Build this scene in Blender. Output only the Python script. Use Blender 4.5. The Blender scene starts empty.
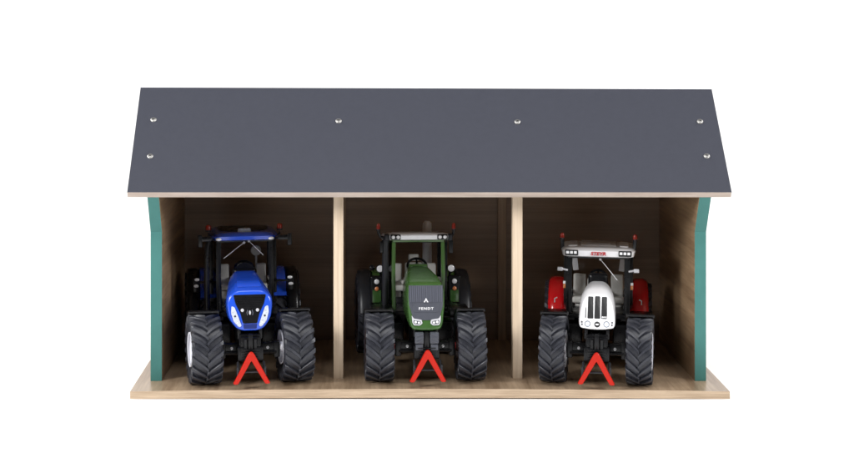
import bpy, bmesh, math, random
from mathutils import Vector, Matrix
random.seed(4)
PI = math.pi
S = 0.001                                    # everything below is written in millimetres
scene = bpy.context.scene
COL = scene.collection

# ------------------------------------------------------------------ materials
def mat(name, col, rough=0.4, metal=0.0, spec=0.5, coat=0.0, noise=0.0, nscale=400.0, bump=0.0, bscale=900.0, emit=None):
    m = bpy.data.materials.new(name); m.use_nodes = True
    nt = m.node_tree; b = nt.nodes['Principled BSDF']
    b.inputs['Base Color'].default_value = (*col, 1)
    b.inputs['Roughness'].default_value = rough
    b.inputs['Metallic'].default_value = metal
    b.inputs['Specular IOR Level'].default_value = spec
    b.inputs['Coat Weight'].default_value = coat
    b.inputs['Coat Roughness'].default_value = 0.12
    tc = nt.nodes.new('ShaderNodeTexCoord')
    if noise:
        n = nt.nodes.new('ShaderNodeTexNoise'); n.inputs['Scale'].default_value = nscale; n.inputs['Detail'].default_value = 5
        nt.links.new(tc.outputs['Object'], n.inputs['Vector'])
        mr = nt.nodes.new('ShaderNodeMapRange')
        mr.inputs['From Min'].default_value = 0.25; mr.inputs['From Max'].default_value = 0.75
        mr.inputs['To Min'].default_value = 1 - noise; mr.inputs['To Max'].default_value = 1 + noise
        nt.links.new(n.outputs['Fac'], mr.inputs['Value'])
        mx = nt.nodes.new('ShaderNodeVectorMath'); mx.operation = 'SCALE'
        mx.inputs[0].default_value = col
        nt.links.new(mr.outputs['Result'], mx.inputs['Scale'])
        nt.links.new(mx.outputs[0], b.inputs['Base Color'])
        mr2 = nt.nodes.new('ShaderNodeMapRange')
        mr2.inputs['To Min'].default_value = max(0, rough - .1); mr2.inputs['To Max'].default_value = min(1, rough + .1)
        nt.links.new(n.outputs['Fac'], mr2.inputs['Value']); nt.links.new(mr2.outputs['Result'], b.inputs['Roughness'])
    if bump:
        n2 = nt.nodes.new('ShaderNodeTexNoise'); n2.inputs['Scale'].default_value = bscale; n2.inputs['Detail'].default_value = 3
        nt.links.new(tc.outputs['Object'], n2.inputs['Vector'])
        bp = nt.nodes.new('ShaderNodeBump'); bp.inputs['Strength'].default_value = bump; bp.inputs['Distance'].default_value = 0.0002
        nt.links.new(n2.outputs['Fac'], bp.inputs['Height']); nt.links.new(bp.outputs['Normal'], b.inputs['Normal'])
    return m

def wood(name, dark, light, scale, rough=0.4, coat=0.0, coarse=1.0, contrast=(0.35, 0.68), spec=0.5):
    """wood print: noise stretched along the grain. scale = texture scale per axis (small along the grain)"""
    m = bpy.data.materials.new(name); m.use_nodes = True
    nt = m.node_tree; b = nt.nodes['Principled BSDF']; N = nt.nodes.new; L = nt.links.new
    b.inputs['Roughness'].default_value = rough; b.inputs['Coat Weight'].default_value = coat; b.inputs['Coat Roughness'].default_value = .12
    b.inputs['Specular IOR Level'].default_value = spec
    tc = N('ShaderNodeTexCoord'); mp = N('ShaderNodeMapping'); mp.inputs['Scale'].default_value = scale
    L(tc.outputs['Object'], mp.inputs['Vector'])
    n1 = N('ShaderNodeTexNoise'); n1.inputs['Scale'].default_value = 1.0; n1.inputs['Detail'].default_value = 6; n1.inputs['Roughness'].default_value = .62
    n1.inputs['Distortion'].default_value = .35
    L(mp.outputs[0], n1.inputs['Vector'])
    mp2 = N('ShaderNodeMapping'); mp2.inputs['Scale'].default_value = [s * .22 for s in scale]; mp2.inputs['Location'].default_value = (3, 7, 1)
    L(tc.outputs['Object'], mp2.inputs['Vector'])
    n2 = N('ShaderNodeTexNoise'); n2.inputs['Scale'].default_value = 1.0; n2.inputs['Detail'].default_value = 3
    L(mp2.outputs[0], n2.inputs['Vector'])
    ad = N('ShaderNodeMath'); ad.operation = 'MULTIPLY_ADD'; ad.inputs[1].default_value = .45 * coarse; 
    L(n2.outputs['Fac'], ad.inputs[0])
    ms = N('ShaderNodeMath'); ms.operation = 'MULTIPLY'; ms.inputs[1].default_value = 1 - .45 * coarse
    L(n1.outputs['Fac'], ms.inputs[0]); L(ms.outputs[0], ad.inputs[2])
    cr = N('ShaderNodeValToRGB')
    cr.color_ramp.elements[0].position = contrast[0]; cr.color_ramp.elements[0].color = (*dark, 1)
    cr.color_ramp.elements[1].position = contrast[1]; cr.color_ramp.elements[1].color = (*light, 1)
    L(ad.outputs[0], cr.inputs['Fac']); L(cr.outputs['Color'], b.inputs['Base Color'])
    bp = N('ShaderNodeBump'); bp.inputs['Strength'].default_value = .12; bp.inputs['Distance'].default_value = .0002
    L(n1.outputs['Fac'], bp.inputs['Height']); L(bp.outputs['Normal'], b.inputs['Normal'])
    return m

def glass(name, tint=(1, 1, 1), gloss=1.0):
    m = bpy.data.materials.new(name); m.use_nodes = True
    nt = m.node_tree; nt.nodes.remove(nt.nodes['Principled BSDF'])
    o = nt.nodes['Material Output']
    t = nt.nodes.new('ShaderNodeBsdfTransparent'); t.inputs['Color'].default_value = (*tint, 1)
    g = nt.nodes.new('ShaderNodeBsdfGlossy'); g.inputs['Roughness'].default_value = .03
    f = nt.nodes.new('ShaderNodeFresnel'); f.inputs['IOR'].default_value = 1.13
    mx = nt.nodes.new('ShaderNodeMixShader')
    nt.links.new(f.outputs[0], mx.inputs[0]); nt.links.new(t.outputs[0], mx.inputs[1]); nt.links.new(g.outputs[0], mx.inputs[2])
    nt.links.new(mx.outputs[0], o.inputs['Surface'])
    return m

M = {}
M['backdrop'] = mat('white studio paper', (.94, .94, .94), .9, spec=.1, noise=.01, nscale=3)
M['roof'] = mat('grey laminate', (.041, .0435, .058), .5, spec=.25, noise=.05, nscale=260, bump=.15, bscale=1500)
M['floor_lam'] = wood('floor laminate', (.17, .112, .068), (.39, .285, .192), (420, 22, 420), .33, .0, spec=.3)
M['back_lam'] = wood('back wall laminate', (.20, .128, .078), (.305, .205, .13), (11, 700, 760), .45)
M['side_lam'] = wood('side wall laminate', (.20, .125, .068), (.45, .305, .18), (400, 18, 420), .42)
M['ply'] = wood('plywood edge', (.32, .23, .15), (.55, .42, .295), (30, 120, 900), .6, coarse=.5)
M['ply_pink'] = wood('roof board edge', (.42, .335, .28), (.58, .49, .425), (30, 400, 400), .6, coarse=.5)
M['birch'] = wood('birch post', (.56, .43, .30), (.78, .64, .49), (420, 420, 14), .5, coarse=.6)
M['batten'] = wood('rear batten wood', (.30, .2, .12), (.47, .33, .21), (420, 420, 14), .5, coarse=.6)
M['green_paint'] = mat('sea green paint', (.056, .185, .168), .5, spec=.25, noise=.06, nscale=120, bump=.3, bscale=700)
M['steel'] = mat('zinc screw', (.42, .41, .395), .48, 1.0, noise=.08, nscale=900)
M['recess'] = mat('dark recess', (.03, .03, .03), .6)
M['rubber'] = mat('toy rubber', (.026, .0275, .036), .38, spec=.45, noise=.25, nscale=350, bump=.2, bscale=1200)
M['black'] = mat('black plastic', (.006, .006, .007), .3, spec=.3, noise=.2, nscale=300)
M['grey_black'] = mat('dark grey plastic', (.02, .021, .025), .4, spec=.35, noise=.15, nscale=300)
M['blue'] = mat('blue toy paint', (.014, .075, .56), .22, coat=.5, noise=.03, nscale=150)
M['blue_dark'] = mat('dark blue mesh', (.008, .02, .13), .4)
M['green'] = mat('green toy paint', (.040, .104, .024), .25, coat=.4, noise=.04, nscale=150)
M['green_frame'] = mat('green cab paint', (.066, .155, .033), .3, coat=.3)
M['red'] = mat('red toy paint', (.62, .008, .012), .2, coat=.5, noise=.03, nscale=150)
M['hitch_red'] = mat('orange red plastic', (.44, .012, .004), .35, spec=.25)
M['white'] = mat('white toy paint', (.80, .80, .82), .22, coat=.4, noise=.015, nscale=150)
M['roof_white'] = mat('white roof plastic', (.82, .82, .85), .3, coat=.2, noise=.02, nscale=200)
M['rim_white'] = mat('white rim', (.75, .75, .8), .35)
M['rim_red'] = mat('red rim', (.45, .02, .02), .35)
M['seat'] = mat('grey seat plastic', (.60, .585, .55), .5, noise=.06, nscale=200)
M['lamp'] = mat('lamp lens', (.85, .85, .87), .12, coat=.6)
M['lamp_blue'] = mat('clear headlight', (.52, .56, .63), .15, coat=.6, noise=.22, nscale=900)
M['amber'] = mat('amber lens', (.62, .22, .08), .2, coat=.5)
M['beacon'] = mat('red orange lens', (.30, .02, .010), .18, coat=.6)
M['silver'] = mat('silver print', (.72, .72, .74), .3, .1)
M['grille_rib'] = mat('grey grille ribs', (.105, .11, .14), .35)
M['rim_dark'] = mat('dark rim', (.03, .012, .012), .5)
M['grille'] = mat('grey grille', (.062, .066, .082), .38, noise=.06)
M['exhaust'] = mat('grey exhaust', (.50, .50, .53), .35)
M['pale_exhaust'] = mat('pale grey exhaust', (.78, .78, .8), .4)
M['wiper'] = mat('thin metal wiper', (.42, .42, .43), .35)
M['red_print'] = mat('red print', (.5, .01, .02), .4)
M['glass'] = glass('clear window', (.985, .988, .99))

# ------------------------------------------------------------------ mesh helpers
def rpoly(pts, rad, n=4):
    """polygon with rounded corners; always len(pts)*(n+1) points"""
    out = []; k = len(pts)
    for i in range(k):
        p = Vector(pts[i]); a = Vector(pts[i - 1]); b = Vector(pts[(i + 1) % k])
        r = rad[i] if isinstance(rad, (list, tuple)) else rad
        da = a - p; db = b - p
        ra = min(r, da.length * .48); rb = min(r, db.length * .48)
        A = p + da.normalized() * ra; B = p + db.normalized() * rb
        for j in range(n + 1):
            t = j / n
            out.append(A * (1 - t) ** 2 + p * 2 * t * (1 - t) + B * t * t)
    return out

class MB:
    def __init__(s): s.bm = bmesh.new()
    def _mi(s, faces, mi):
        for f in faces: f.material_index = mi
    def loft(s, rings, cap0=True, cap1=True, closed=True, mi=0):
        vs = [[s.bm.verts.new(Vector(p)) for p in r] for r in rings]
        fs = []
        n = len(rings[0])
        for a, b in zip(vs[:-1], vs[1:]):
            for i in range(n if closed else n - 1):
                j = (i + 1) % n
                fs.append(s.bm.faces.new((a[i], a[j], b[j], b[i])))
        if cap0: fs.append(s.bm.faces.new(vs[0][::-1]))
        if cap1: fs.append(s.bm.faces.new(vs[-1]))
        s._mi(fs, mi); return fs
    def box(s, c, d, rot=None, bev=0.0, mi=0, seg=2):
        m = Matrix.Translation(Vector(c))
        if rot is not None: m = m @ rot
        m = m @ Matrix.Diagonal((d[0], d[1], d[2], 1))
        n0 = len(s.bm.faces)
        r = bmesh.ops.create_cube(s.bm, size=1, matrix=m)
        vs = r['verts']
        if bev:
            es = list({e for v in vs for e in v.link_edges})
            bmesh.ops.bevel(s.bm, geom=es, offset=bev, segments=seg, profile=.6, affect='EDGES')
        s.bm.faces.ensure_lookup_table()
        for f in s.bm.faces[n0 if not bev else n0:]: f.material_index = mi
    def prism(s, poly, axis, a, b, mi=0, bev=0.0):
        """poly in the plane normal to axis. axis 'y': (x,z); 'x': (y,z); 'z': (x,y)"""
        def pt(p, t):
            return {'y': (p[0], t, p[1]), 'x': (t, p[0], p[1]), 'z': (p[0], p[1], t)}[axis]
        if not bev:
            return s.loft([[pt(p, a) for p in poly], [pt(p, b) for p in poly]], mi=mi)
        c = sum((Vector(p) for p in poly), Vector((0, 0))) / len(poly)
        def ins(q):
            return [Vector(p) + (c - Vector(p)).normalized() * q for p in poly]
        sg = 1 if b > a else -1
        return s.loft([[pt(p, a) for p in ins(bev)], [pt(p, a + sg * bev) for p in poly],
                       [pt(p, b - sg * bev) for p in poly], [pt(p, b) for p in ins(bev)]], mi=mi)
    def tube(s, pts, r, n=10, mi=0):
        pts = [Vector(p) for p in pts]; rings = []
        up = Vector((0, 0, 1)) if abs((pts[-1] - pts[0]).normalized().z) < .9 else Vector((1, 0, 0))
        for i, p in enumerate(pts):
            d = (pts[min(i + 1, len(pts) - 1)] - pts[max(i - 1, 0)]).normalized()
            a = d.cross(up).normalized(); b = a.cross(d)
            rr = r[i] if isinstance(r, (list, tuple)) else r
            rings.append([p + (a * math.cos(2 * PI * k / n) + b * math.sin(2 * PI * k / n)) * rr for k in range(n)])
        return s.loft(rings, mi=mi)
    def lathe(s, prof, n=40, axis='x', c=(0, 0, 0), mi=0, cap=False):
        rings = []
        c = Vector(c)
        for h, r in prof:
            ring = []
            for k in range(n):
                a = 2 * PI * k / n; u, v = r * math.cos(a), r * math.sin(a)
                ring.append(c + Vector({'x': (h, u, v), 'y': (u, h, v), 'z': (u, v, h)}[axis]))
            rings.append(ring)
        return s.loft(rings, cap, cap, mi=mi)
    def ball(s, c, r, mi=0, n=14):
        c = Vector(c); r = r if isinstance(r, (tuple, list)) else (r, r, r)
        rings = []
        for i in range(1, n):
            t = PI * i / n
            rings.append([c + Vector((r[0] * math.sin(t) * math.cos(2 * PI * k / 18), r[1] * math.sin(t) * math.sin(2 * PI * k / 18), r[2] * math.cos(t))) for k in range(18)])
        return s.loft(rings, mi=mi)
    def build(s, name, mats, parent=None, loc=(0, 0, 0), rotz=0.0, smooth=38, bevel=0.0):
        bm = s.bm
        bmesh.ops.recalc_face_normals(bm, faces=bm.faces)
        bmesh.ops.scale(bm, vec=(S, S, S), verts=bm.verts)
        me = bpy.data.meshes.new(name); bm.to_mesh(me); bm.free()
        for m in (mats if isinstance(mats, (list, tuple)) else [mats]): me.materials.append(m)
        for p in me.polygons: p.use_smooth = True
        me.set_sharp_from_angle(angle=math.radians(smooth))
        o = bpy.data.objects.new(name, me); COL.objects.link(o)
        o.location = Vector(loc) * S; o.rotation_euler.z = rotz
        if parent: o.parent = parent
        if bevel:
            b = o.modifiers.new('soft edges', 'BEVEL'); b.width = bevel * S; b.segments = 2; b.limit_method = 'ANGLE'; b.angle_limit = math.radians(40)
        return o

def thing(name, label, cat, loc, rz=0.0, group=None):
    o = bpy.data.objects.new(name, None); COL.objects.link(o)
    o.location = Vector(loc) * S; o.rotation_euler.z = rz
    o.empty_display_size = .01
    o['label'] = label; o['category'] = cat
    if group: o['group'] = group
    return o

def writing(name, body, m, parent, loc, height, width, rotx, depth=.12, shear=0.0, bold=0.0, space=1.0):
    cu = bpy.data.curves.new(name, 'FONT'); cu.body = body; cu.size = 1; cu.extrude = .02; cu.shear = shear
    cu.offset = bold; cu.align_x = 'CENTER'; cu.align_y = 'CENTER'; cu.space_character = space; cu.resolution_u = 3
    t = bpy.data.objects.new(name, cu); COL.objects.link(t)
    bpy.context.view_layer.update()
    me = bpy.data.meshes.new_from_object(t.evaluated_get(bpy.context.evaluated_depsgraph_get()))
    bpy.data.objects.remove(t)
    xs = [v.co.x for v in me.vertices]; ys = [v.co.y for v in me.vertices]
    cx, cy = (max(xs) + min(xs)) / 2, (max(ys) + min(ys)) / 2
    sx, sy = width / (max(xs) - min(xs)), height / (max(ys) - min(ys))
    for v in me.vertices:
        v.co = Vector(((v.co.x - cx) * sx * S, (v.co.y - cy) * sy * S, v.co.z / .02 * depth * S))
    me.materials.clear(); me.materials.append(m)
    o = bpy.data.objects.new(name, me); COL.objects.link(o); o.parent = parent
    o.location = Vector(loc) * S; o.rotation_euler = (rotx, 0, 0)
    return o

# ------------------------------------------------------------------ the surface it stands on
def make_backdrop():
    b = MB(); prof = [(-430, 0), (1100, 0)]
    for k in range(1, 13):
        a = PI / 2 * k / 12
        prof.append((1100 + 500 * math.sin(a), 500 - 500 * math.cos(a)))
    prof.append((1600, 2200))
    b.loft([[(-2600, y, z) for y, z in prof], [(2600, y, z) for y, z in prof]], False, False, closed=False)
    o = b.build('white_backdrop', M['backdrop'], loc=(0, 0, -.1))
    o['kind'] = 'structure'
make_backdrop()

# ------------------------------------------------------------------ the shed (base top at z = 5)
shed = thing('toy_shed', 'long open-fronted wooden toy shed with sloping grey roof and green wall edges', 'toy shed', (0, 0, 0))
ZB = 5.0
SLOPE = 67.5 / 73.0
ny, nz = -67.5 / 99.42, 73.0 / 99.42
RF = (13.0, 131.5 + ZB); RR = (86.0, 199.0 + ZB)       # top face of the front roof board: eave and ridge
TH = 5.0
RFu = (RF[0] - ny * TH, RF[1] - nz * TH)
def under(y):                                            # underside of the roof over a depth y
    f = RFu[1] + (y - RFu[0]) * SLOPE
    r = (195.6 + ZB) - (y - 88.0) * (61.0 / 117.0) - 5.8
    return min(f, r)

def bow(x): return 1.7 * (1 - (x / 200.0) ** 2)           # the thin board is warped up a little in the middle
bb = MB(); rings = []
for k in range(25):
    x = -200 + 400 * k / 24; e = .35 if k in (0, 24) else 0
    rings.append([(x, e, bow(x) * .5), (x, 200 - e, bow(x) * .5), (x, 200 - e, 4.7 + bow(x)), (x, 199.7 - e, 5 + bow(x)), (x, .35 + e, 5 + bow(x)), (x, e, 4.7 + bow(x))])
bb.loft(rings)
bmesh.ops.recalc_face_normals(bb.bm, faces=bb.bm.faces)
for f in bb.bm.faces: f.material_index = 0 if f.normal.z > .9 else 1
base = bb.build('base_board', [M['floor_lam'], M['ply']], shed)

for sg in (-1, 1):
    w = MB()
    yf, zf = 35.0, 102.3 + ZB
    front = [(yf, ZB + .05), (yf, zf), (16.6, RFu[1] + .2 - .15)]
    poly = front + [(16.9, under(16.9) - .1), (89, under(89) - .1), (193.5, under(193.5) - .1), (193.5, ZB + .05)]
    xi, xo = sg * 182.5, sg * 190.5
    fs = w.prism(poly, 'x', xi, xo)
    w.bm.normal_update()
    for f in w.bm.faces:
        c = f.calc_center_median(); nrm = f.normal
        if abs(c.x - xi) < .01: f.material_index = 0
        elif abs(c.x - xo) < .01: f.material_index = 0
        else: f.material_index = 1
    w.build('side_wall', [M['side_lam'], M['green_paint']], shed, smooth=15, bevel=.3)

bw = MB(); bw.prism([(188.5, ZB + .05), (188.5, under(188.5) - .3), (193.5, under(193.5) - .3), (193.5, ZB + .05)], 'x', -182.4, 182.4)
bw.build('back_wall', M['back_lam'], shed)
for x in (-61.7, 61.3):
    p = MB(); p.prism([(37, ZB + .05), (37, under(37) - .1), (47, under(47) - .1), (47, ZB + .05)], 'x', x - 3.4, x + 3.4)
    p.build('post', M['birch'], shed, bevel=.35)
    p = MB(); p.prism([(185.3, ZB + .05), (185.3, under(185.3) - .1), (188.4, under(188.4) - .1), (188.4, ZB + .05)], 'x', x - 3.3, x + 3.3)
    p.build('batten', M['batten'], shed, bevel=.3)

# front roof board (the ridge sags a hair to the right), rear roof board
rb = MB(); rings = []
for x, dz in ((-203.7, .6), (203.8, -.7)):
    rings.append([(x, RF[0], RF[1]), (x, RR[0], RR[1] + dz), (x, RR[0] - ny * TH, RR[1] - nz * TH + dz), (x, RFu[0], RFu[1])])
rb.loft(rings)
rb.bm.normal_update()
bmesh.ops.recalc_face_normals(rb.bm, faces=rb.bm.faces)
for f in rb.bm.faces: f.material_index = 0 if f.normal.z > .5 else (2 if f.normal.z < -.5 and f.normal.y > .5 else 1)
roof = rb.build('roof_board', [M['roof'], M['ply_pink'], M['side_lam']], shed, smooth=15, bevel=.25)
r2 = MB()
q = [(88.5, 195.6 + ZB), (205, 195.6 + ZB - 116.5 * 61 / 117), (202.4, 195.6 + ZB - 116.5 * 61 / 117 - 4.4), (88.5, 190.0 + ZB)]
r2.prism(q, 'x', -203.4, 203.4)
bmesh.ops.recalc_face_normals(r2.bm, faces=r2.bm.faces)
for f in r2.bm.faces: f.material_index = 0 if f.normal.z > .5 else (2 if f.normal.z < -.5 else 1)
r2.build('roof_board', [M['roof'], M['ply_pink'], M['side_lam']], shed, smooth=15)

def screw(x, t, rot):
    y = RF[0] + 73 * t; z = RF[1] + 67.5 * t
    b = MB()
    b.lathe([(-.6, 2.1), (.15, 2.25), (.55, 2.05), (.9, 1.5), (1.05, .8)], 20, 'z', cap=True)
    for a in (0, PI / 2):
        b.box((0, 0, 1.0), (2.4, .5, .34), Matrix.Rotation(a + rot, 4, 'Z'), mi=1)
    for k in range(4):
        b.box((0, 0, .88), (3.0, .22, .2), Matrix.Rotation(PI / 4 * (2 * (k % 2) + 1) + rot, 4, 'Z'), mi=1)
    o = b.build('screw', [M['steel'], M['recess']], roof, (x, y, z))
    o.rotation_euler = (math.atan2(67.5, 73), 0, 0)
for i, (x, t) in enumerate(((-191.7, .682), (-191.0, .332), (-62, .67), (63.2, .662), (191, .666), (191.3, .334))):
    screw(x, t, i * .6 + .2)

# ------------------------------------------------------------------ tractor pieces
def tyre_mesh(R, w, rim, lugs, lug_h=1.7, sweep=.36, thick=3.0):
    b = MB(); h = w / 2; Rc = R - lug_h
    prof = [(-h * .62, rim - .6), (-h * .8, rim + .2), (-h * .97, rim + (Rc - rim) * .35), (-h, rim + (Rc - rim) * .62), (-h * .97, Rc - 1.3), (-h * .86, Rc - .35), (-h * .5, Rc - .1), (0, Rc)]
    prof = prof + [(-x, r) for x, r in prof[-2::-1]]
    b.lathe(prof, 72, 'x')
    for sd in (-1, 1):
        for k in range(lugs):
            a0 = 2 * PI * (k + (0 if sd < 0 else .5)) / lugs
            rings = []
            for t in (-.03, .12, .3, .5, .7, .88, 1.0, 1.035, 1.03):
                x = sd * h * t
                tt = max(0, t)
                a = a0 + sweep * (tt ** .78) - sweep * .5
                th = thick * (.82 + .35 * tt) / R / 2
                top = R - .25 * tt * tt
                bot = Rc - 1.0
                if t == 1.0: top -= .35
                if t == 1.035: top -= 2.0; bot -= 1.8
                if t == 1.03: top -= 4.8; bot -= 3.8
                ring = []
                for rr, da in ((bot, -th * 1.3), (top - .3, -th), (top, -th * .78), (top, th * .78), (top - .3, th), (bot, th * 1.3)):
                    ring.append((x if rr > bot or t < 1 else x * .96, -rr * math.cos(a + da), rr * math.sin(a + da)))
                rings.append(ring)
            b.loft(rings)
    return b

def rim_mesh(w, rim, sd, hub):
    b = MB(); h = w / 2 * sd
    b.lathe([(h * .95, rim - .9), (h * .98, rim + .1), (h * .86, rim + .25), (h * .8, rim - .7), (h * .55, rim - 1.6), (h * .42, rim * .62), (h * .5, rim * .5),
             (h * .52, rim * .42), (h * .74, rim * .34), (h * .78, rim * .2), (h * .78, .05)], 40, 'x')
    b.lathe([(h * .5, rim - 1.4), (-h * .2, rim - 1.7), (-h * .7, rim - 1.0), (-h * .98, rim + .1), (-h * .95, rim - .9), (-h * .3, rim - 2.3), (h * .3, rim * .6), (h * .3, .05)], 40, 'x')
    b.lathe([(-h * .1, hub), (-h * .95, hub), (-h * 1.05, hub * .8), (-h * 1.05, .05)], 20, 'x')
    for k in range(8):
        a = 2 * PI * k / 8
        b.lathe([(h * .5, .55), (h * .66, .55), (h * .68, .05)], 8, 'x', (0, rim * .47 * math.cos(a), rim * .47 * math.sin(a)))
    return b

def wheels(root, name, R, w, rim, lugs, track, v, rim_m, steer=0.0, hub=3.6, lug_h=1.7, thick=3.0):
    for sd in (-1, 1):
        o = tyre_mesh(R, w, rim, lugs, lug_h=lug_h, thick=thick).build(name, M['rubber'], root, (sd * track / 2, v, R), steer, smooth=32)
        rim_mesh(w, rim, sd, hub).build('rim', rim_m, o, smooth=30)

def mudguard(root, name, x, w, v, z, r, a0, a1, m, th=1.0, n=14, drop=1.2, rnd=.6):
    """curved guard over a wheel: angle 0 = front, 90 = top"""
    b = MB(); rings = []
    for k in range(n + 1):
        a = math.radians(a0 + (a1 - a0) * k / n); c, s = math.cos(a), math.sin(a)
        def p(xx, rr): return (xx, v - rr * c, z + rr * s)
        h = w / 2
        q = rnd
        top = [(-h, r + th - q), (-h + .12 * q, r + th - .55 * q), (-h + .35 * q, r + th - .22 * q), (-h + q, r + th)]
        outer = [p(x - h, r - drop)] + [p(x + a_, b_) for a_, b_ in top] + [p(x - a_, b_) for a_, b_ in reversed(top)] + [p(x + h, r - drop)]
        inner = [p(x + h - .8, r - drop), p(x + h - .8 - q * .6, r - .2), p(x - h + .8 + q * .6, r - .2), p(x - h + .8, r - drop)]
        rings.append(outer + inner)
    b.loft(rings)
    return b.build(name, m, root)

def hitch(root, v):
    """red inverted-V front coupler on its arms"""
    t = 3.7
    oz, hx = 25.2, 12.2
    half = [((-hx + .5, 4.0), (-hx + 3.0, 4.0)), ((-hx, 4.6), (-hx + 3.6, 4.6)), ((-2.1, oz - 1.6), (-.6, oz - 6.9)), ((-1.0, oz - .3), (-.3, oz - 6.4)), ((0, oz), (0, oz - 6.2))]
    st = half + [((-o[0], o[1]), (-i[0], i[1])) for o, i in half[-2::-1]]
    b = MB(); rings = []
    for o, i in st:
        o = Vector(o); i = Vector(i); d = (i - o).normalized() * .38
        rings.append([(p.x, y, p.y) for p, y in ((o, .5), (o + d, 0), (i - d, 0), (i, .5), (i, 2.6), (i - d, 3.0), (o + d, 3.0), (o, 2.6))])
    b.loft(rings)
    h = b.build('front_coupler', M['hitch_red'], root, (0, v, 0), smooth=30)
    c = MB()
    for sx in (-1, 1):
        c.tube([(sx * 8.6, 1.0, 12.5), (sx * 8.6, 9, 17)], .9, 8)
        c.box((sx * 9.2, 2.2, 10.5), (1.3, 2.2, 9.5), bev=.3)
    c.tube([(-9.2, 3.2, 11.5), (9.2, 3.2, 11.5)], .7, 8)
    c.box((0, 5, 22), (3.4, 8, 3.0), bev=.3)
    c.build('coupler_arm', M['grey_black'], root, (0, v, 0))

def chassis(root, track, hub_m, zc, side=True):
    b = MB()
    b.box((0, 45, 27), (15, 112, 15), bev=1.2)                      # engine and gearbox casting
    b.box((0, -10, 27), (13.5, 10, 12), bev=.8)                     # front support
    b.box((0, -13, 22.0), (17, 8, 9), bev=.8)
    for sx in (-1, 1):
        b.box((sx * 4.6, -17.2, 22.5), (4.2, 1.6, 8), bev=.4)       # hitch brackets
        b.box((sx * 7.2, 6, 35), (2.4, 30, 8), bev=.8)
        b.tube([(sx * 3.3, -16.6, 32), (sx * 3.3, -16.6, 25)], 1.3, 10)
    b.box((0, -15.5, 30.5), (3.0, 5, 10), bev=.5)
    for k in range(4): b.box((0, -18.2, 20 + k * 1.7), (12, .5, .7), bev=.1)
    if side:
        for sx in (-1, 1):
            b.box((sx * 17.5, 62, 24), (13, 34, 17), bev=2.0)       # fuel tank and step
            b.box((sx * 22, 52, 36), (12, 16, 1.6), bev=.4)
            for z in (13, 20): b.box((sx * 26, 58, z), (7, 12, 1.3), bev=.3)
        b.box((0, 100, 33), (30, 34, 22), bev=2)                    # rear housing
        b.tube([(-24, 110, 31), (24, 110, 31)], 6, 16)
    b.build('chassis', M['black'], root)
    a = MB()
    for sx in (-1, 1):
        a.box((sx * 13.0, 0, 23.2), (14, 7.5, 7.5), bev=1.0)
        a.box((sx * 18.4, -.5, 22.6), (4.2, 9, 10.5), bev=.9)
        a.tube([(sx * 8, -5.2, 21), (sx * 18, -5.2, 21)], 1.0, 8)
    ax = a.build('front_axle', M['black'], root)
    l = None
    for sx in (-1, 1):
        l = MB(); l.lathe([(0, .15), (-.5, .8), (-.2, 1.0), (.6, 1.0)], 12, 'y', (sx * 12.2, -4.2, 24))
        l.build('marker_stud', M['silver'], ax)
        hb = MB(); hb.lathe([(sx * 20.0, 2.6), (sx * 22.0, 2.6), (sx * 24.0, 2.2)], 16, 'x', (0, 0, 23.3), cap=True)
        hb.build('axle_hub', hub_m, ax)

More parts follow.
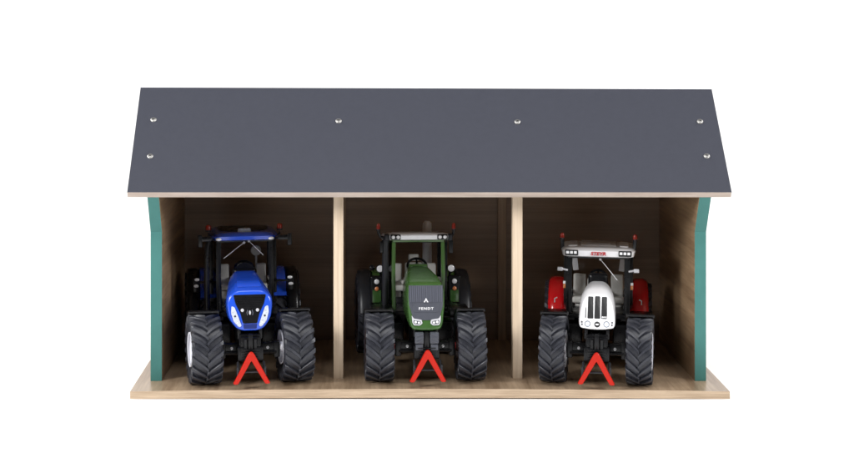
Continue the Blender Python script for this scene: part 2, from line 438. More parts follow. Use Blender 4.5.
def cab(root, wa, wb, va, vb, vc, zr, zb, pillar_m, pw=2.6, fall=0.0):
    """frame with posts, panes, seat, wheel. wa, wb half width at the front and the door post"""
    b = MB()
    for sx in (-1, 1):
        x0 = sx * wa; x1 = sx * wb
        b.loft([rpoly([(sx * (wa - .6) - pw / 2, va + 2, zb), (sx * (wa - .6) + pw / 2, va + 2, zb), (sx * (wa - .6) + pw / 2, va + 5, zb), (sx * (wa - .6) - pw / 2, va + 5, zb)], .6, 2),
                rpoly([(x0 - pw / 2, va + .8, (zr + zb) / 2), (x0 + pw / 2, va + .8, (zr + zb) / 2), (x0 + pw / 2, va + 3.6, (zr + zb) / 2), (x0 - pw / 2, va + 3.6, (zr + zb) / 2)], .6, 2),
                rpoly([(x0 * .98 - pw / 2, va + 2.5, zr), (x0 * .98 + pw / 2, va + 2.5, zr), (x0 * .98 + pw / 2, va + 5, zr), (x0 * .98 - pw / 2, va + 5, zr)], .6, 2)])
    b.box((0, va + 3, zr - .9), (2 * wa + 1, 2.4, 2.2), bev=.5)
    b.build('cab_frame', pillar_m, root)
    c = MB()
    zB = zr - fall * (vb - va) / (vc - va); zC = zr - fall
    def bar(p0, p1, w, h):
        p0 = Vector(p0); p1 = Vector(p1); d = p1 - p0
        L = d.length; rot = d.to_track_quat('Y', 'Z').to_matrix().to_4x4()
        c.box((p0 + p1) / 2, (w, L, h), rot, bev=.5)
    for sx in (-1, 1):
        c.box((sx * wb, vb, (zB + zb) / 2), (3.4, 4.2, zB - zb), bev=.7)
        c.box((sx * (wb - 1.8), vc, (zC + zb + 8) / 2), (3.6, 2.6, zC - zb - 8), bev=.6)
        bar((sx * wa, va + 4, zr - 1.2), (sx * wb, vb, zB - 1.2), 2.2, 2.2)
        bar((sx * wb, vb, zB - 1.2), (sx * (wb - 1.5), vc, zC - 1.2), 2.2, 2.2)
        bar((sx * wa, va + 4, zb + 1), (sx * wb, vb, zb + 1), 3, 3)
    c.box((0, vc, zC - 1.2), (2 * wb - 4, 2.4, 2.4), bev=.5)
    c.box((0, (va + vc) / 2, zb - 2), (2 * wa - 2, vc - va, 3), bev=.5)          # cab floor
    c.box((0, vc - 1, zb + 5), (2 * wb - 4, 2, 10), bev=.5)                       # low rear wall
    c.build('cab_shell', M['black'], root)
    def pane(name, p, n):
        d = Vector(n) * .35
        g = MB(); g.loft([[Vector(q) - d for q in p], [Vector(q) + d for q in p]]); g.build(name, M['glass'], root)
    pane('windscreen', [(-wa + 1.4, va + 3.2, zb + 1), (wa - 1.4, va + 3.2, zb + 1), (wa - 1.6, va + 3.6, zr - 2.2), (-wa + 1.6, va + 3.6, zr - 2.2)], (0, 1, 0))
    pane('rear_window', [(-wb + 3, vc, zb + 10.2), (wb - 3, vc, zb + 10.2), (wb - 3, vc, zC - 2.6), (-wb + 3, vc, zC - 2.6)], (0, 1, 0))
    for sx in (-1, 1):
        pane('side_window', [(sx * wa, va + 5.2, zb + 2.8), (sx * wb, vb - 1.8, zb + 2.8), (sx * wb, vb - 1.8, zB - 2.4), (sx * wa, va + 5.2, zr - 2.4)], (1, 0, 0))
    return

def seat(root, x, v, z, w=13.0, head=True, h=17):
    b = MB()
    b.box((0, 0, 2.5), (w, 12, 4.5), bev=1.6, seg=3)
    b.box((0, 7, 3 + h / 2), (w * .92, 4, h), Matrix.Rotation(-.12, 4, 'X'), bev=1.6, seg=3)
    for sx in (-1, 1): b.box((sx * (w / 2 + 1.6), 1, 8), (2.4, 10, 2.4), bev=.9)
    if head: b.box((0, 8.6, h + 6.5), (w * .55, 2.8, 5), bev=1.2, seg=3)
    b.box((0, 1, -3), (w * .6, 8, 6), bev=.8)
    return b.build('seat', M['seat'], root, (x, v, z))

def steering_wheel(root, v, z, r=6.2, tilt=-.75):
    b = MB(); n = 28; rings = []
    for k in range(n + 1):
        a = 2 * PI * k / n; c = Vector((r * math.cos(a), r * math.sin(a), 0)); e = c.normalized()
        rings.append([c + e * .95 * math.cos(2 * PI * j / 8) + Vector((0, 0, .95 * math.sin(2 * PI * j / 8))) for j in range(8)])
    b.loft(rings, False, False)
    b.lathe([(-1.2, 2.2), (.2, 2.4), (.8, 1.6), (.9, .1)], 16, 'z')
    for a in (PI / 2, PI / 2 + 2.1, PI / 2 - 2.1):
        b.box((r / 2 * math.cos(a), r / 2 * math.sin(a), 0), (r, 1.3, .8), Matrix.Rotation(a, 4, 'Z'), bev=.2)
    b.tube([(0, 0, -1), (0, 0, -13)], 1.6, 10)
    o = b.build('steering_wheel', M['black'], root, (0, v, z)); o.rotation_euler.x = -tilt
    h = MB(); h.box((0, 0, 1.0), (3.0, 1.2, .3), bev=.1); h.build('horn_badge', M['silver'], o)

def lamp(root, name, x, v, z, r, m, rim_m, rz=None, deep=2.2):
    rx, rzz = (r, rz if rz else r)
    b = MB()
    def ring(y, q): return [(x + rx * q * math.cos(2 * PI * k / 20), v + y, z + rzz * q * math.sin(2 * PI * k / 20)) for k in range(20)]
    b.loft([ring(deep, .8), ring(.4, 1.25), ring(-.2, 1.25), ring(-.3, 1.08)])
    o = b.build(name, rim_m, root)
    l = MB(); l.loft([ring(0, 1.04), ring(-.45, 1.02), ring(-.8, .75), ring(-.95, .35)]); l.build('lens', m, o)
    return o

def beacon(root, x, v, z, foot, r=2.0, h=4.2, stalk_r=.8):
    s = MB(); s.tube(foot + [(x, v, z - .6)], stalk_r, 8); s.lathe([(z - 1.0, r * 1.0), (z + .2, r * 1.05)], 14, 'z', (x, v, 0), cap=True)
    o = s.build('beacon', M['black'], root)
    b = MB(); b.lathe([(z + .2, r * .92), (z + h * .6, r * .9), (z + h * .9, r * .65), (z + h, r * .2)], 16, 'z', (x, v, 0), cap=True)
    b.build('lens', M['beacon'], o)

def mirror(root, pts, c, d, m=None):
    s = MB(); s.tube(pts, .75, 8)
    s.box(c, d, bev=min(d) * .3, seg=3)
    return s.build('mirror', m or M['black'], root)

def wiper(root, a, b_, v):
    s = MB(); s.tube([(a[0], v, a[1]), (b_[0], v, b_[1])], .26, 6)
    d = (Vector(b_) - Vector(a)).normalized()
    s.tube([(b_[0] - d.x * 6, v - .5, b_[1] - d.y * 6), (b_[0] + d.x * 3, v - .5, b_[1] + d.y * 3)], .35, 6)
    s.lathe([(-.8, .9), (.5, .9)], 10, 'y', (a[0], v, a[1]), cap=True)
    s.build('wiper', M['wiper'], root)

def hood_loft(sections, n=4, close_front=1.6):
    """sections: (v, lean, [(x, z) right half from the top middle down], radii). Lean tips the section back with height."""
    b = MB(); rings = []
    def ring(sec, sc=1.0, dv=0.0):
        v, lean, half, rad = sec
        pts = [(x, z) for x, z in half] + [(-x, z) for x, z in reversed(half)]
        rr = list(rad) + list(reversed(rad))
        pl = rpoly(pts, rr, n)
        zm = sum(p.y for p in pl) / len(pl); zlow = min(p.y for p in pl)
        out = []
        for p in pl:
            x = p.x * sc; z = zm + (p.y - zm) * sc
            out.append((x, v + dv + lean * (z - zlow), z))
        return out
    f = sections[0]
    hw = max(x for x, z in f[2])
    for q, dv in ((close_front, -.0), (close_front * .5, .25), (close_front * .15, .8)):
        rings.append(ring(f, 1 - q / hw, dv))
    rings.append(ring(f, 1.0, close_front))
    for s_ in sections[1:]: rings.append(ring(s_))
    b.loft(rings)
    return b

def face_plate(name, poly, m, parent, v0, lean, zlow, proud=.35, back=1.2, rad=.4, bev=.12, nr=3):
    """a plate lying on a leaning front face"""
    pl = rpoly(poly, rad, nr) if rad else [Vector(p) for p in poly]
    c = sum(pl, Vector((0, 0))) / len(pl)
    def ring(y, q):
        return [((p + (c - p).normalized() * q).x, v0 + lean * ((p + (c - p).normalized() * q).y - zlow) + y, (p + (c - p).normalized() * q).y) for p in pl]
    b = MB(); b.loft([ring(back, 0), ring(-proud + bev, 0), ring(-proud, bev * 1.2)])
    return b.build(name, m, parent, smooth=30)

def disc_plate(name, x, z, r, m, parent, v0, lean, zlow, proud=.5, rz=None):
    rz = rz or r
    poly = [(x + r * math.cos(2 * PI * k / 18), z + rz * math.sin(2 * PI * k / 18)) for k in range(18)]
    return face_plate(name, poly, m, parent, v0, lean, zlow, proud, rad=0, bev=.2)

# ------------------------------------------------------------------ blue tractor
GROUP = 'toy tractors parked in the shed'
def blue_tractor():
    T = thing('toy_tractor', 'bright blue toy tractor with slanted white headlights and wide white-rimmed tyres', 'toy tractor', (-121.8, 26.5, ZB + bow(-122)), math.radians(6.5), GROUP)
    T.rotation_euler.y = -.0122
    chassis(T, 61, M['rim_white'], 0)
    wheels(T, 'front_wheel', 23.7, 20.5, 11.6, 20, 61.5, 0, M['rim_white'], math.radians(6), thick=2.7, lug_h=2.1)
    wheels(T, 'rear_wheel', 30.3, 21, 17.0, 20, 62, 112, M['rim_white'], 0, lug_h=2.0, thick=3.8)
    hitch(T, -27)
    # bonnet
    v0, lean, zl = -15.0, .14, 37.4
    secs = [(v0, lean, [(3.0, 64.4), (8.6, 64.2), (14.4, 60.2), (15.2, 54.5), (13.8, 45.2), (9.0, 38.8), (4.2, 37.4)], [2, 2, 3, 3, 3, 2.5, 1.5]),
            (-4, .05, [(3.0, 66.0), (9.0, 65.8), (15.2, 59.8), (16.0, 54.2), (15.0, 45.5), (10.0, 38.4), (4.2, 37.2)], [2, 1.4, 3, 3, 3, 2.5, 1.5]),
            (12, 0, [(3.0, 67.0), (8.8, 66.8), (14.4, 60.5), (15.0, 54.0), (14.2, 45.6), (9.6, 38.2), (4.2, 37.0)], [2, 1.4, 3, 3, 3, 2.5, 1.5]),
            (58, 0, [(3.0, 68.4), (6.9, 68.2), (11.6, 61.5), (12.4, 54.0), (12.0, 45.6), (9.0, 38.2), (4.2, 37.0)], [2, 1.2, 3, 3, 3, 2.5, 1.5])]
    hood = hood_loft(secs, close_front=1.5).build('hood', M['blue'], T, smooth=42)
    F = dict(v0=v0, lean=lean, zlow=zl)
    g = face_plate('grille', [(-11.0, 61.4), (11.0, 61.4), (9.6, 55.5), (6.4, 49.0), (4.7, 42.4), (-4.7, 42.4), (-6.4, 49.0), (-9.6, 55.5)], M['black'], hood, proud=.35, rad=.8, **F)
    for k in range(6):
        zz = 60.0 - k * 1.15; hw = 10.2 - k * .55
        face_plate('grille_bar', [(-hw, zz), (hw, zz), (hw - .1, zz - .45), (-hw + .1, zz - .45)], M['black'], g, proud=.55, rad=.15, **F)
    face_plate('chin_mesh', [(-4.7, 42.0), (4.7, 42.0), (4.3, 38.9), (-4.3, 38.9)], M['blue_dark'], hood, proud=.3, rad=.3, **F)
    hl = [(12.4, 54.2), (10.3, 53.4), (8.0, 47.4), (5.7, 40.9), (7.4, 40.0), (11.0, 44.0), (12.7, 49.6)]
    for sx in (-1, 1):
        h = face_plate('headlight', [(sx * x, z) for x, z in hl], M['lamp_blue'], hood, proud=.75, rad=.9, **F)
        disc_plate('bulb', sx * 10.0, 47.4, .75, M['grey_black'], h, proud=.9, **F)
        disc_plate('bulb', sx * 8.6, 43.0, .55, M['silver'], h, proud=.9, **F)
        disc_plate('work_light', sx * 5.1, 51.2, 1.1, M['exhaust'], g, proud=.75, **F)
    # leaf badge between brackets
    e = face_plate('badge', [(0, 51.2), (.75, 49.9), (.55, 48.6), (0, 48.0), (-.55, 48.6), (-.75, 49.9)], M['exhaust'], hood, proud=.85, rad=.2, **F)
    for sx in (-1, 1):
        face_plate('badge_bracket', [(sx * 1.3, 51.3), (sx * 1.75, 51.3), (sx * 2.3, 49.6), (sx * 1.9, 47.8), (sx * 1.55, 47.8), (sx * 1.95, 49.6)], M['grille_rib'], e, proud=.85, rad=.1, **F)
    # crease panel on top of the bonnet
    p = MB(); p.loft([[(-8.0, -5.0, 65.7), (8.0, -5.0, 65.7), (8.4, -2.2, 66.9), (-8.4, -2.2, 66.9)], [(-7.6, 14, 66.6), (7.6, 14, 66.6), (7.8, 14, 67.6), (-7.8, 14, 67.6)]])
    p.build('hood_panel', M['blue'], hood, bevel=.3)
    # cab
    cab(T, 18.8, 22.6, 52, 86, 112, 91, 40, M['black'], 3.6, fall=2.2)
    d = MB(); d.box((0, 60, 55), (17, 10, 30), bev=3, seg=3); d.lathe([(0, 7.8), (4, 7.4), (6, 5.4)], 18, 'y', (0, 57, 66), cap=True)
    d.build('dashboard', M['black'], T)
    steering_wheel(T, 66, 68.5, 6.6)
    seat(T, 1.0, 86, 48, 14, head=False, h=18)
    s2 = seat(T, 13.5, 90, 50, 8, head=False, h=15)
    hd = MB(); hd.lathe([(-1.0, 3.4), (0, 3.9), (1.0, 3.4)], 20, 'y', (10.2, 99, 77), cap=True); hd.tube([(10.2, 99, 74), (10.2, 99, 62)], .8, 8)
    hd.build('headrest', M['seat'], T)
    seat(T, -13.5, 90, 50, 8, head=False, h=15)
    # roof
    def ring(z, wf, wm, vf, vr, r): return [(p.x, p.y, z - 2.4 * (p.y - 48) / 62) for p in rpoly([(-wf, vf), (wf, vf), (wm, vf + 16), (wm, vr), (-wm, vr), (-wm, vf + 16)], [r * 1.4, r * 1.4, 6, r, r, 6], 5)]
    b = MB()
    b.loft([ring(90.6, 18.6, 22.0, 49.5, 113, 4), ring(91.2, 20.2, 23.6, 47.5, 114, 4), ring(93.6, 20.4, 24.0, 47.0, 114, 4), ring(95.4, 18.6, 22.6, 49.2, 112.5, 4), ring(96.4, 15, 20, 54, 108, 5)])
    r = b.build('roof', M['blue'], T, smooth=50)
    b = MB(); b.loft([ring(96.0, 14, 18.5, 60, 106, 5), ring(97.0, 13.4, 18, 61, 105.4, 5), ring(97.3, 12, 16.5, 63, 104, 5)]); b.build('roof_panel', M['black'], r)
    b = MB(); b.loft([[(p.x, 56 + p.y, 95.4) for p in rpoly([(-5.4, 0), (5.4, 0), (4.0, 8), (-4.0, 8)], 1.5, 4)], [(p.x, 56.6 + p.y, 98.2) for p in rpoly([(-4.6, 0), (4.6, 0), (3.6, 7), (-3.6, 7)], 1.5, 4)]])
    b.build('roof_badge', M['lamp_blue'], r)
    for sx in (-1, 1):
        b = MB(); b.ball((sx * 18.4, 48.6, 91.9), (2.3, 1.8, 1.25)); b.build('work_light', M['lamp'], r)
        beacon(T, sx * 25.4, 62, 97.0, [(sx * 22, 62, 92), (sx * 25.4, 62, 93.5)], 2.2, 4.0)
        mirror(T, [(sx * 19, 54, 91), (sx * 26, 50, 92.2), (sx * 31, 49, 92.0)], (sx * 31.6, 49, 90.8), (3.0, 2.4, 8.6))
        gl = MB(); gl.box((sx * 27, 49.6, 92.2), (7.5, 3.2, 3.4), bev=1.0); gl.build('mirror_arm', M['black'], T)
    ex = MB(); ex.tube([(-27, 54, 36), (-27, 54, 78), (-26.6, 54, 86), (-25.4, 55, 90.2)], 1.75, 14); ex.tube([(-27, 54, 40), (-27, 54, 70)], 2.2, 14)
    ex.build('exhaust', M['black'], T)
    wiper(T, (-.5, 88.5), (-12.5, 79.5), 54.2); wiper(T, (3, 89.5), (11, 81.5), 54.2)
    for sx in (-1, 1):
        mudguard(T, 'rear_fender', sx * 26.6, 9.4, 112, 30.3, 32.0, 28, 150, M['blue'], 1.4)
        mudguard(T, 'fender_edge', sx * 36, 9.4, 112, 30.3, 31.4, 4, 152, M['black'], 1.4, drop=3, rnd=2.5)
        mudguard(T, 'front_fender', sx * 31, 21, 0, 23.7, 24.9, 84, 150, M['black'], .9, drop=.8)
        br = MB(); br.box((sx * 29, 82, 57), (13, 3, 1.4), bev=.3); br.box((sx * 34, 82, 55), (4.6, 3.4, 10), bev=.9); br.build('lamp_bracket', M['black'], T)
        lamp(T, 'fender_light', sx * 33.6, 80, 59.4, 1.75, M['lamp'], M['black'], 1.1)
        lamp(T, 'fender_light', sx * 34.2, 80, 54.8, 1.75, M['lamp'], M['black'], 1.1)
    return T
blue_tractor()

# ------------------------------------------------------------------ green tractor
def green_tractor():
    T = thing('toy_tractor', 'dark green toy tractor with grey grille bonnet and grey exhaust behind its cab', 'toy tractor', (-2.7, 30, ZB + bow(0)), math.radians(3.2), GROUP)
    chassis(T, 62, M['rim_red'], 0)
    wheels(T, 'front_wheel', 23.4, 19, 12, 19, 62.4, 0, M['rim_dark'], math.radians(-1), thick=2.7, lug_h=2.0)
    wheels(T, 'rear_wheel', 29.3, 20, 16.5, 20, 62.5, 108, M['rim_dark'], 0, lug_h=2.0, thick=3.8)
    hitch(T, -27)
    v0, lean, zl = -15.0, .22, 36.2
    secs = [(v0, lean, [(3.0, 66.6), (10.8, 66.4), (12.3, 63.5), (12.5, 52.0), (11.2, 41.0), (9.6, 37.0), (4.2, 36.2)], [1, 1.2, 1.6, 2, 2, 2, 1]),
            (-4, .1, [(3.0, 67.8), (10.9, 67.6), (12.8, 64.0), (13.0, 52.0), (12.0, 41.0), (10.0, 36.6), (4.2, 36.0)], [1, 1.8, 2.4, 2, 2, 2, 1]),
            (16, 0, [(3.0, 70.0), (9.8, 69.7), (12.0, 65.0), (12.6, 52.0), (12.0, 41.0), (10.0, 36.6), (4.2, 36.0)], [1, 2.4, 2.4, 2, 2, 2, 1]),
            (56, 0, [(3.0, 71.2), (6.0, 70.9), (9.2, 67.0), (11.0, 52.0), (11.0, 41.0), (9.6, 36.6), (4.2, 36.0)], [1, 2.4, 2.4, 2, 2, 2, 1])]
    hood = hood_loft(secs, close_front=1.3).build('hood', M['green'], T, smooth=42)
    F = dict(v0=v0, lean=lean, zlow=zl)
    g = face_plate('grille', [(-11.6, 66.0), (11.6, 66.0), (11.8, 60.0), (11.5, 53.0), (9.0, 44.6), (4.0, 43.2), (-4.0, 43.2), (-9.0, 44.6), (-11.5, 53.0), (-11.8, 60.0)], M['grille'], hood, proud=.4, rad=.8, **F)
    for k in range(16):
        x = -10.5 + k * 1.4
        face_plate('grille_rib', [(x - .3, 65.6), (x + .3, 65.6), (x * .98 + .3, 55.2), (x * .98 - .3, 55.2)], M['grille_rib'], g, proud=.75, rad=.1, bev=.1, **F)
    lp = face_plate('badge_panel', [(-9.2, 54.4), (9.2, 54.4), (8.6, 48.4), (-8.6, 48.4)], M['grille'], g, proud=.62, rad=1.4, **F)
    ang = math.atan(lean)
    def onface(z, proud): return (0, v0 + lean * (z - zl) - proud, z)
    writing('maker_name', 'FENDT', M['silver'], lp, onface(50.9, .7), 1.75, 10.0, PI / 2 - ang, bold=.035, space=1.25)
    e = face_plate('badge', [(0, 57.9), (1.7, 55.0), (-1.7, 55.0)], M['silver'], g, proud=.85, rad=.2, **F)
    face_plate('badge_notch', [(-.55, 56.0), (.55, 56.0), (.4, 55.0), (-.4, 55.0)], M['grille'], e, proud=.95, rad=.1, **F)
    for sx in (-1, 1):
        h = face_plate('headlight', [(sx * 9.9, 46.6), (sx * 8.6, 44.4), (sx * 3.2, 43.6), (sx * 2.6, 41.2), (sx * 4.4, 39.8), (sx * 8.6, 40.0), (sx * 9.6, 42.2)], M['exhaust'], hood, proud=.7, rad=.7, **F)
        face_plate('headlight_mask', [(sx * 8.6, 43.4), (sx * 4.0, 42.7), (sx * 3.7, 41.4), (sx * 4.8, 40.6), (sx * 8.2, 40.8), (sx * 8.8, 42.2)], M['grille'], h, proud=.85, rad=.5, **F)
        disc_plate('bulb', sx * 7.3, 42.1, .85, M['lamp'], h, proud=1.05, **F)
        disc_plate('bulb', sx * 5.1, 41.7, .75, M['lamp'], h, proud=1.05, **F)
        # ribbed grey blocks under the chin
        b = MB(); b.box((sx * 5.1, -16.4, 31.8), (6.0, 4, 7.6), bev=.8)
        for k in range(3): b.box((sx * 5.1, -18.6, 29.6 + k * 2.2), (4.8, .6, .9), Matrix.Rotation(.3 * sx, 4, 'Y'), bev=.15)
        b.box((sx * 5.1, -16.6, 25.6), (5.0, 3, 4.0), bev=.5)
        b.build('front_bracket', M['grille'], T)
    b = MB(); b.box((0, 56.4, 70.9), (13, 6, 1.6), bev=.6); b.build('hood_trim', M['green_frame'], hood)
    cab(T, 17.8, 21.6, 50, 80, 102, 90, 40, M['green_frame'], 2.7, fall=6.0)
    d = MB(); d.box((0, 58, 55), (15, 8, 31), bev=3, seg=3); d.build('dashboard', M['black'], T)
    steering_wheel(T, 64, 69.5, 6.8)
    seat(T, 0, 86, 47, 14, h=18)
    seat(T, -12.5, 90, 48, 9, head=False, h=16); seat(T, 12.5, 90, 48, 9, head=False, h=16)
    def ring(z, wf, wm, vf, vr, r): return [(p.x, p.y, z - 6.4 * (p.y - 47) / 58) for p in rpoly([(-wf, vf), (wf, vf), (wm, vf + 14), (wm, vr), (-wm, vr), (-wm, vf + 14)], [r * 1.5, r * 1.5, 6, r, r, 6], 5)]
    b = MB()
    b.loft([ring(90.0, 20.5, 22.6, 48.5, 104, 4), ring(90.5, 21.6, 23.4, 46.8, 105, 4), ring(93.2, 21.8, 23.6, 46.5, 105, 4), ring(94.6, 20.6, 22.6, 48, 104, 4), ring(95.1, 17, 19, 53, 100, 5)])
    r = b.build('roof', M['roof_white'], T, smooth=50)
    b = MB(); b.loft([ring(94.9, 15, 17, 60, 96, 5), ring(95.7, 14.4, 16.4, 61, 95, 5)]); b.build('roof_hatch', M['exhaust'], r, bevel=.3)
    for sx in (-1, 1):
        b = MB(); b.box((sx * 16.6, 47.6, 92.2), (7.4, 3.2, 3.8), bev=1.0, seg=3); hs = b.build('light_housing', M['black'], r)
        for dx in (-1.7, 1.8): lamp(hs, 'work_light', sx * 16.6 + dx, 45.9, 92.2, 1.25, M['lamp'], M['black'], deep=1)
        b = MB(); b.box((sx * 22.4, 52, 91.5), (3.6, 8, 5), bev=1.2, seg=3); b.build('roof_corner', M['grey_black'], r)
        bx = -28.4 if sx < 0 else 25.4
        beacon(T, bx, 54, 97.0, [(sx * 21, 54, 90.5), (bx - sx * 1.6, 54, 91.6), (bx - sx * .3, 54, 94)], 1.5, 4.4, 1.0)
    b = MB(); b.tube([(-23.6, 53, 38), (-23.6, 53, 86), (-22.8, 53, 90)], 2.3, 14); b.build('air_intake', M['grey_black'], T)
    mirror(T, [(22, 54, 90), (24, 52, 88)], (23.2, 51.5, 84.5), (3.0, 1.8, 9.0))
    mirror(T, [(-23, 54, 90), (-26.4, 52, 88)], (-26.3, 51.5, 84.5), (2.4, 1.8, 8.0))
    ex = MB(); ex.lathe([(44, 3.4), (92.4, 3.4), (94.8, 3.2), (96.2, 2.0), (96.4, .2)], 20, 'z', (11.4, 112, 0)); ex.box((11.4, 107, 60), (4, 8, 4), bev=.6)
    ex.build('exhaust', M['pale_exhaust'], T)
    for sx in (-1, 1):
        mudguard(T, 'rear_fender', sx * 26, 8.4, 108, 29.3, 30.8, 12, 150, M['green'], 1.4)
        mudguard(T, 'fender_edge', sx * 35.6, 11, 108, 29.3, 30.4, 8, 152, M['grey_black'], 1.4, drop=3, rnd=3)
        mudguard(T, 'front_fender', sx * 31.4, 19.5, 0, 23.4, 24.6, 84, 150, M['black'], .9, drop=.9)
        b = MB(); b.box((sx * 28.2, 79, 50.5), (9.0, 5, 20), bev=1.2, seg=3); 
        fp = b.build('light_panel', M['black'], T)
        b = MB(); b.box((sx * 27.4, 44, 41), (14, 26, 4.6), bev=.9); b.box((sx * 22, 66, 41), (8, 26, 3), bev=.6); b.build('cab_step', M['black'], T)
        b = MB(); b.box((sx * 28.2, 76.5, 46.0), (6.2, .8, 9.0), bev=.3); b.build('panel_inset', M['green'], fp)
        lamp(fp, 'marker_light', sx * 28.2, 76.2, 56.6, 1.75, M['lamp'], M['grey_black'])
        lamp(fp, 'indicator', sx * 28.2, 76.2, 51.4, 1.5, M['amber'], M['grey_black'])
        lamp(T, 'work_light', sx * 25.8, 76, 66.0, 2.35, M['lamp'], M['black'], deep=3.2)
        b = MB(); b.tube([(sx * 25.8, 78.5, 65), (sx * 24.5, 82, 58)], .9, 8); b.build('lamp_bracket', M['black'], T)
    lamp(T, 'reversing_lamp', -31.5, 79, 66.2, 1.6, M['black'], M['black'], deep=3.0)
    return T
green_tractor()

# ------------------------------------------------------------------ white and red tractor
def white_tractor():
    T = thing('toy_tractor', 'white toy tractor with black bonnet slots, red rear fenders and white cab roof', 'toy tractor', (113.8, 23.5, ZB + bow(115)), math.radians(-7.5), GROUP)
    T.rotation_euler.y = .0115
    chassis(T, 58, M['rim_white'], 0)
    wheels(T, 'front_wheel', 22.7, 17, 12.4, 20, 58, 0, M['rim_white'], math.radians(-3.5), thick=2.3, lug_h=1.9)
    wheels(T, 'rear_wheel', 27, 17, 15.5, 20, 60, 106, M['rim_white'], 0, lug_h=1.9, thick=3.4)
    hitch(T, -27)
    v0, lean, zl = -15.0, .62, 38.6
    secs = [(v0, lean, [(3.0, 60.4), (6.8, 59.8), (9.8, 56.0), (11.2, 50.0), (11.9, 44.0), (11.4, 39.6), (4.2, 38.6)], [1, 3, 3, 3, 3, 1.6, 1]),
            (-8, .62, [(3.0, 62.4), (7.6, 61.6), (10.8, 57.0), (12.0, 50.0), (12.4, 44.0), (12.0, 39.2), (4.2, 38.4)], [1, 3, 3, 3, 3, 2, 1]),
            (10, .2, [(3.0, 63.6), (7.6, 62.4), (11.0, 57.6), (12.2, 51.0), (12.4, 44.0), (12.0, 39.2), (4.2, 38.4)], [1, 3, 3, 3, 3, 2, 1]),
            (46, 0, [(3.0, 62.6), (6.2, 61.4), (9.4, 57.0), (11.4, 52.0), (11.6, 44.0), (11.2, 39.2), (4.2, 38.4)], [1, 3, 3, 3, 3, 2, 1])]
    hood = hood_loft(secs, close_front=1.2).build('hood', M['white'], T, smooth=48)
    F = dict(v0=v0, lean=lean, zlow=zl)
    for x0, x1, zt in ((-6.5, -2.6, 59.0), (-1.9, 2.0, 59.3), (2.7, 6.6, 59.0)):
        sl = face_plate('bonnet_slot', [(x0 + .3, zt), (x1 - .1, zt), (x1 + .1, 45.4), (x0, 45.4)], M['black'], hood, proud=.3, rad=.7, **F)
    for k, w_ in enumerate((1.0, .7, .9)):
        face_plate('model_mark', [(3.2 + k * 1.15, 46.9), (3.2 + k * 1.15 + w_ * .9, 46.9), (3.2 + k * 1.15 + w_ * .9, 46.0), (3.2 + k * 1.15, 46.0)], M['lamp'], sl, proud=.5, rad=.1, bev=.05, **F)
    face_plate('hood_slit', [(-8.0, 52.0), (-7.5, 52.4), (-7.4, 45.8), (-8.0, 45.8)], M['black'], hood, proud=.25, rad=.1, **F)
    bd = disc_plate('badge', 0.1, 41.9, 1.95, M['black'], hood, proud=.45, rz=1.8, **F)
    face_plate('badge_bar', [(-1.2, 42.35), (1.3, 42.35), (1.0, 41.5), (-.9, 41.5)], M['silver'], bd, proud=.6, rad=.2, **F)
    for sx in (-1, 1):
        h = disc_plate('headlight', sx * 6.3, 42.1, 2.05, M['grille_rib'], hood, proud=.25, rz=1.95, **F)
        disc_plate('lens', sx * 6.3, 42.1, 1.65, M['lamp_blue'], h, proud=.6, rz=1.55, **F)
        h = face_plate('side_light', [(sx * 9.4, 43.9), (sx * 10.9, 44.2), (sx * 10.7, 40.9), (sx * 9.4, 40.9)], M['exhaust'], hood, proud=.3, rad=.5, **F)
        disc_plate('bulb', sx * 10.1, 43.2, .55, M['grey_black'], h, proud=.5, **F)
        disc_plate('bulb', sx * 10.0, 41.7, .5, M['grey_black'], h, proud=.5, **F)
        # roof-line beacons, mirrors
        beacon(T, sx * 25.6, 52, 91.8, [(sx * 23, 52, 82), (sx * 25.2, 52, 85)], 1.7, 3.8, 1.4)
    cab(T, 20.6, 23.0, 44, 78, 100, 80.5, 40, M['black'], 4.4, fall=1.5)
    d = MB(); d.box((0, 52, 54), (14, 8, 27), bev=3, seg=3); d.build('dashboard', M['black'], T)
    steering_wheel(T, 57, 64.5, 5.6)
    seat(T, -1, 80, 38, 15, h=18, head=False)
    seat(T, -13.5, 84, 41.5, 10, head=False, h=17); seat(T, 13.5, 84, 41.5, 10, head=False, h=17)
    q = MB()
    for sx in (-1, 1): q.box((sx * 17.0, 97, 67.5), (4.0, 1.5, 9), Matrix.Rotation(sx * .12, 4, 'Y'), bev=.5)
    q.build('rear_trim', M['roof_white'], T)
    def ring(z, wf, wm, vf, vr, r): return [(p.x, p.y, z - 1.8 * (p.y - 41) / 60) for p in rpoly([(-wf, vf), (wf, vf), (wm, vf + 10), (wm - .6, vr), (-wm + .6, vr), (-wm, vf + 10)], [r, r, 5, r * 1.4, r * 1.4, 5], 5)]
    b = MB()
    b.loft([ring(80.0, 22.6, 24.2, 42.6, 100, 4), ring(80.6, 24.0, 25.4, 41.2, 101, 4), ring(84.4, 24.6, 26.2, 40.2, 101, 5), ring(85.9, 23.4, 25.2, 42.4, 99, 6), ring(86.4, 21.0, 23.0, 46, 95, 7)])
    r = b.build('roof', M['white'], T, smooth=50)
    b = MB()
    b.box((0, 74, 85.4), (25, 30, 1.6), bev=.7)                        # raised panels of the roof
    for sx in (-1, 1):
        b.loft([[(p.x, p.y, 84.4 + (70 - p.y) * .03) for p in rpoly([(sx * 14.5, 54), (sx * 22, 50), (sx * 22, 88), (sx * 15, 92)], 2.5, 4)], [(p.x, p.y, 86.2 + (70 - p.y) * .03) for p in rpoly([(sx * 15, 55.5), (sx * 21.2, 52), (sx * 21.2, 87), (sx * 15.4, 90.6)], 2.5, 4)]])
    b.build('roof_panel', M['white'], r)
    b = MB(); b.box((0, 70, 86.2), (17, 9, .7), bev=.2); b.build('roof_vent', M['exhaust'], r)
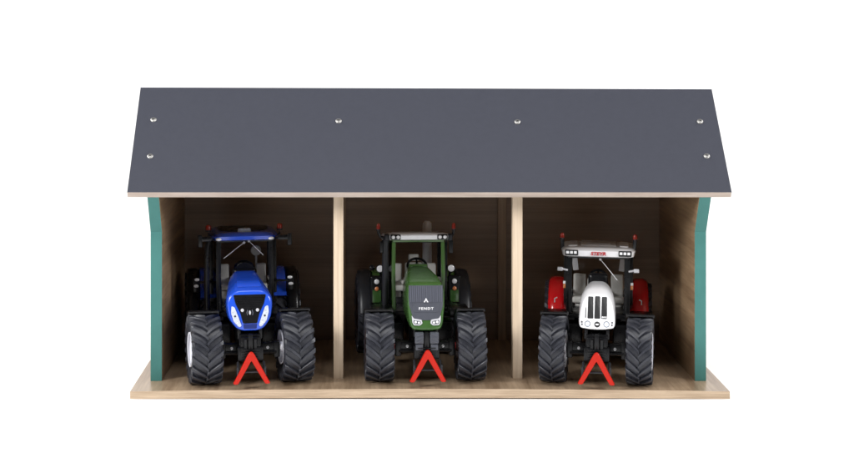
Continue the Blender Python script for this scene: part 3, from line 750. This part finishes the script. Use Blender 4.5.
    writing('maker_name', 'STEYR', M['red_print'], r, (0, 40.15, 82.6), 2.5, 10.6, PI / 2, shear=.2, bold=.022, depth=.25)
    for sx in (-1, 1):
        b = MB(); b.box((sx * 18.6, 41.2, 82.9), (9.2, 2.6, 4.0), Matrix.Rotation(sx * .03, 4, 'Z'), bev=.6); hs = b.build('light_housing', M['black'], r)
        for k in range(3):
            l = MB(); l.box((sx * 18.6 - 2.8 + k * 2.7, 39.8, 83.2), (2.0, .5, 1.9), bev=.2); l.build('work_light', M['lamp'], hs)
        mo = mirror(T, [(sx * 21.5, 45, 70), (sx * 25, 43, 71)], (sx * 26.6, 42.6, 71), (3.8, 2.2, 2.7), M['exhaust'])
        mudguard(T, 'rear_fender', sx * 29.4, 14, 106, 27, 28.2, 2, 150, M['red'], 1.8, n=18, drop=4, rnd=4.5)
        mudguard(T, 'front_fender', sx * 29, 19, 0, 22.7, 23.9, 84, 150, M['black'], .9, drop=.9)
        b = MB(); b.box((sx * 29.5, 58, 38.6), (18, 14, 1.8), bev=.5); b.box((sx * 24, 62, 36), (5, 20, 5), bev=.8); b.build('cab_step', M['black'], T)
        b = MB(); b.box((sx * 23.6, 60, 57), (2.4, 1.6, 3.8), bev=.4); b.build('indicator', M['amber'], T)
        b = MB(); b.box((sx * 23.6, 59.4, 59.2), (2.4, .8, 2.0), bev=.3); b.build('marker_light', M['lamp'], T)
        b = MB(); b.tube([(sx * 31, 73.4, 42.6), (sx * 31, 73.0, 45.4), (sx * 29.2, 73.4, 46.2)], .45, 6); b.build('fender_hook', M['silver'], T)
    wiper(T, (1.5, 78), (11.5, 66), 46.4)
    return T
white_tractor()

# ------------------------------------------------------------------ studio lamps
def area(name, loc, target, sx, sy, power, col=(1, 1, 1)):
    l = bpy.data.lights.new(name, 'AREA'); l.shape = 'RECTANGLE'; l.size = sx * S; l.size_y = sy * S; l.energy = power; l.color = col
    o = bpy.data.objects.new(name, l); COL.objects.link(o); o.location = Vector(loc) * S
    o.rotation_euler = (Vector(target) - Vector(loc)).to_track_quat('-Z', 'Y').to_euler()
    return o
area('softbox_left', (-1000, -760, 660), (0, 60, 60), 360, 480, 16)
area('softbox_right', (1080, -760, 660), (0, 60, 60), 360, 480, 12.5)
area('softbox_top', (0, -480, 1300), (0, 20, 0), 1200, 600, 11)
area('backdrop_lamp', (-1500, 500, 1200), (300, 1200, 100), 900, 900, 20)
area('backdrop_lamp', (1500, 500, 1200), (-300, 1200, 100), 900, 900, 20)

w = bpy.data.worlds.new('World'); scene.world = w; w.use_nodes = True
w.node_tree.nodes['Background'].inputs[0].default_value = (1, 1, 1, 1)
w.node_tree.nodes['Background'].inputs[1].default_value = 0.06

# ------------------------------------------------------------------ camera
cam = bpy.data.cameras.new('camera'); co = bpy.data.objects.new('camera', cam); COL.objects.link(co)
co.location = Vector((-40, -1227, 249 + ZB)) * S; co.rotation_euler = (PI / 2, 0, 0)
cam.sensor_width = 36; cam.lens = 36 * 1841 / 854
cam.shift_x = 57 / 854; cam.shift_y = -213.5 / 854
cam.clip_start = .05; cam.clip_end = 50
scene.camera = co
scene.view_settings.view_transform = 'Standard'; scene.view_settings.look = 'None'
scene.view_settings.exposure = 0; scene.view_settings.gamma = 1
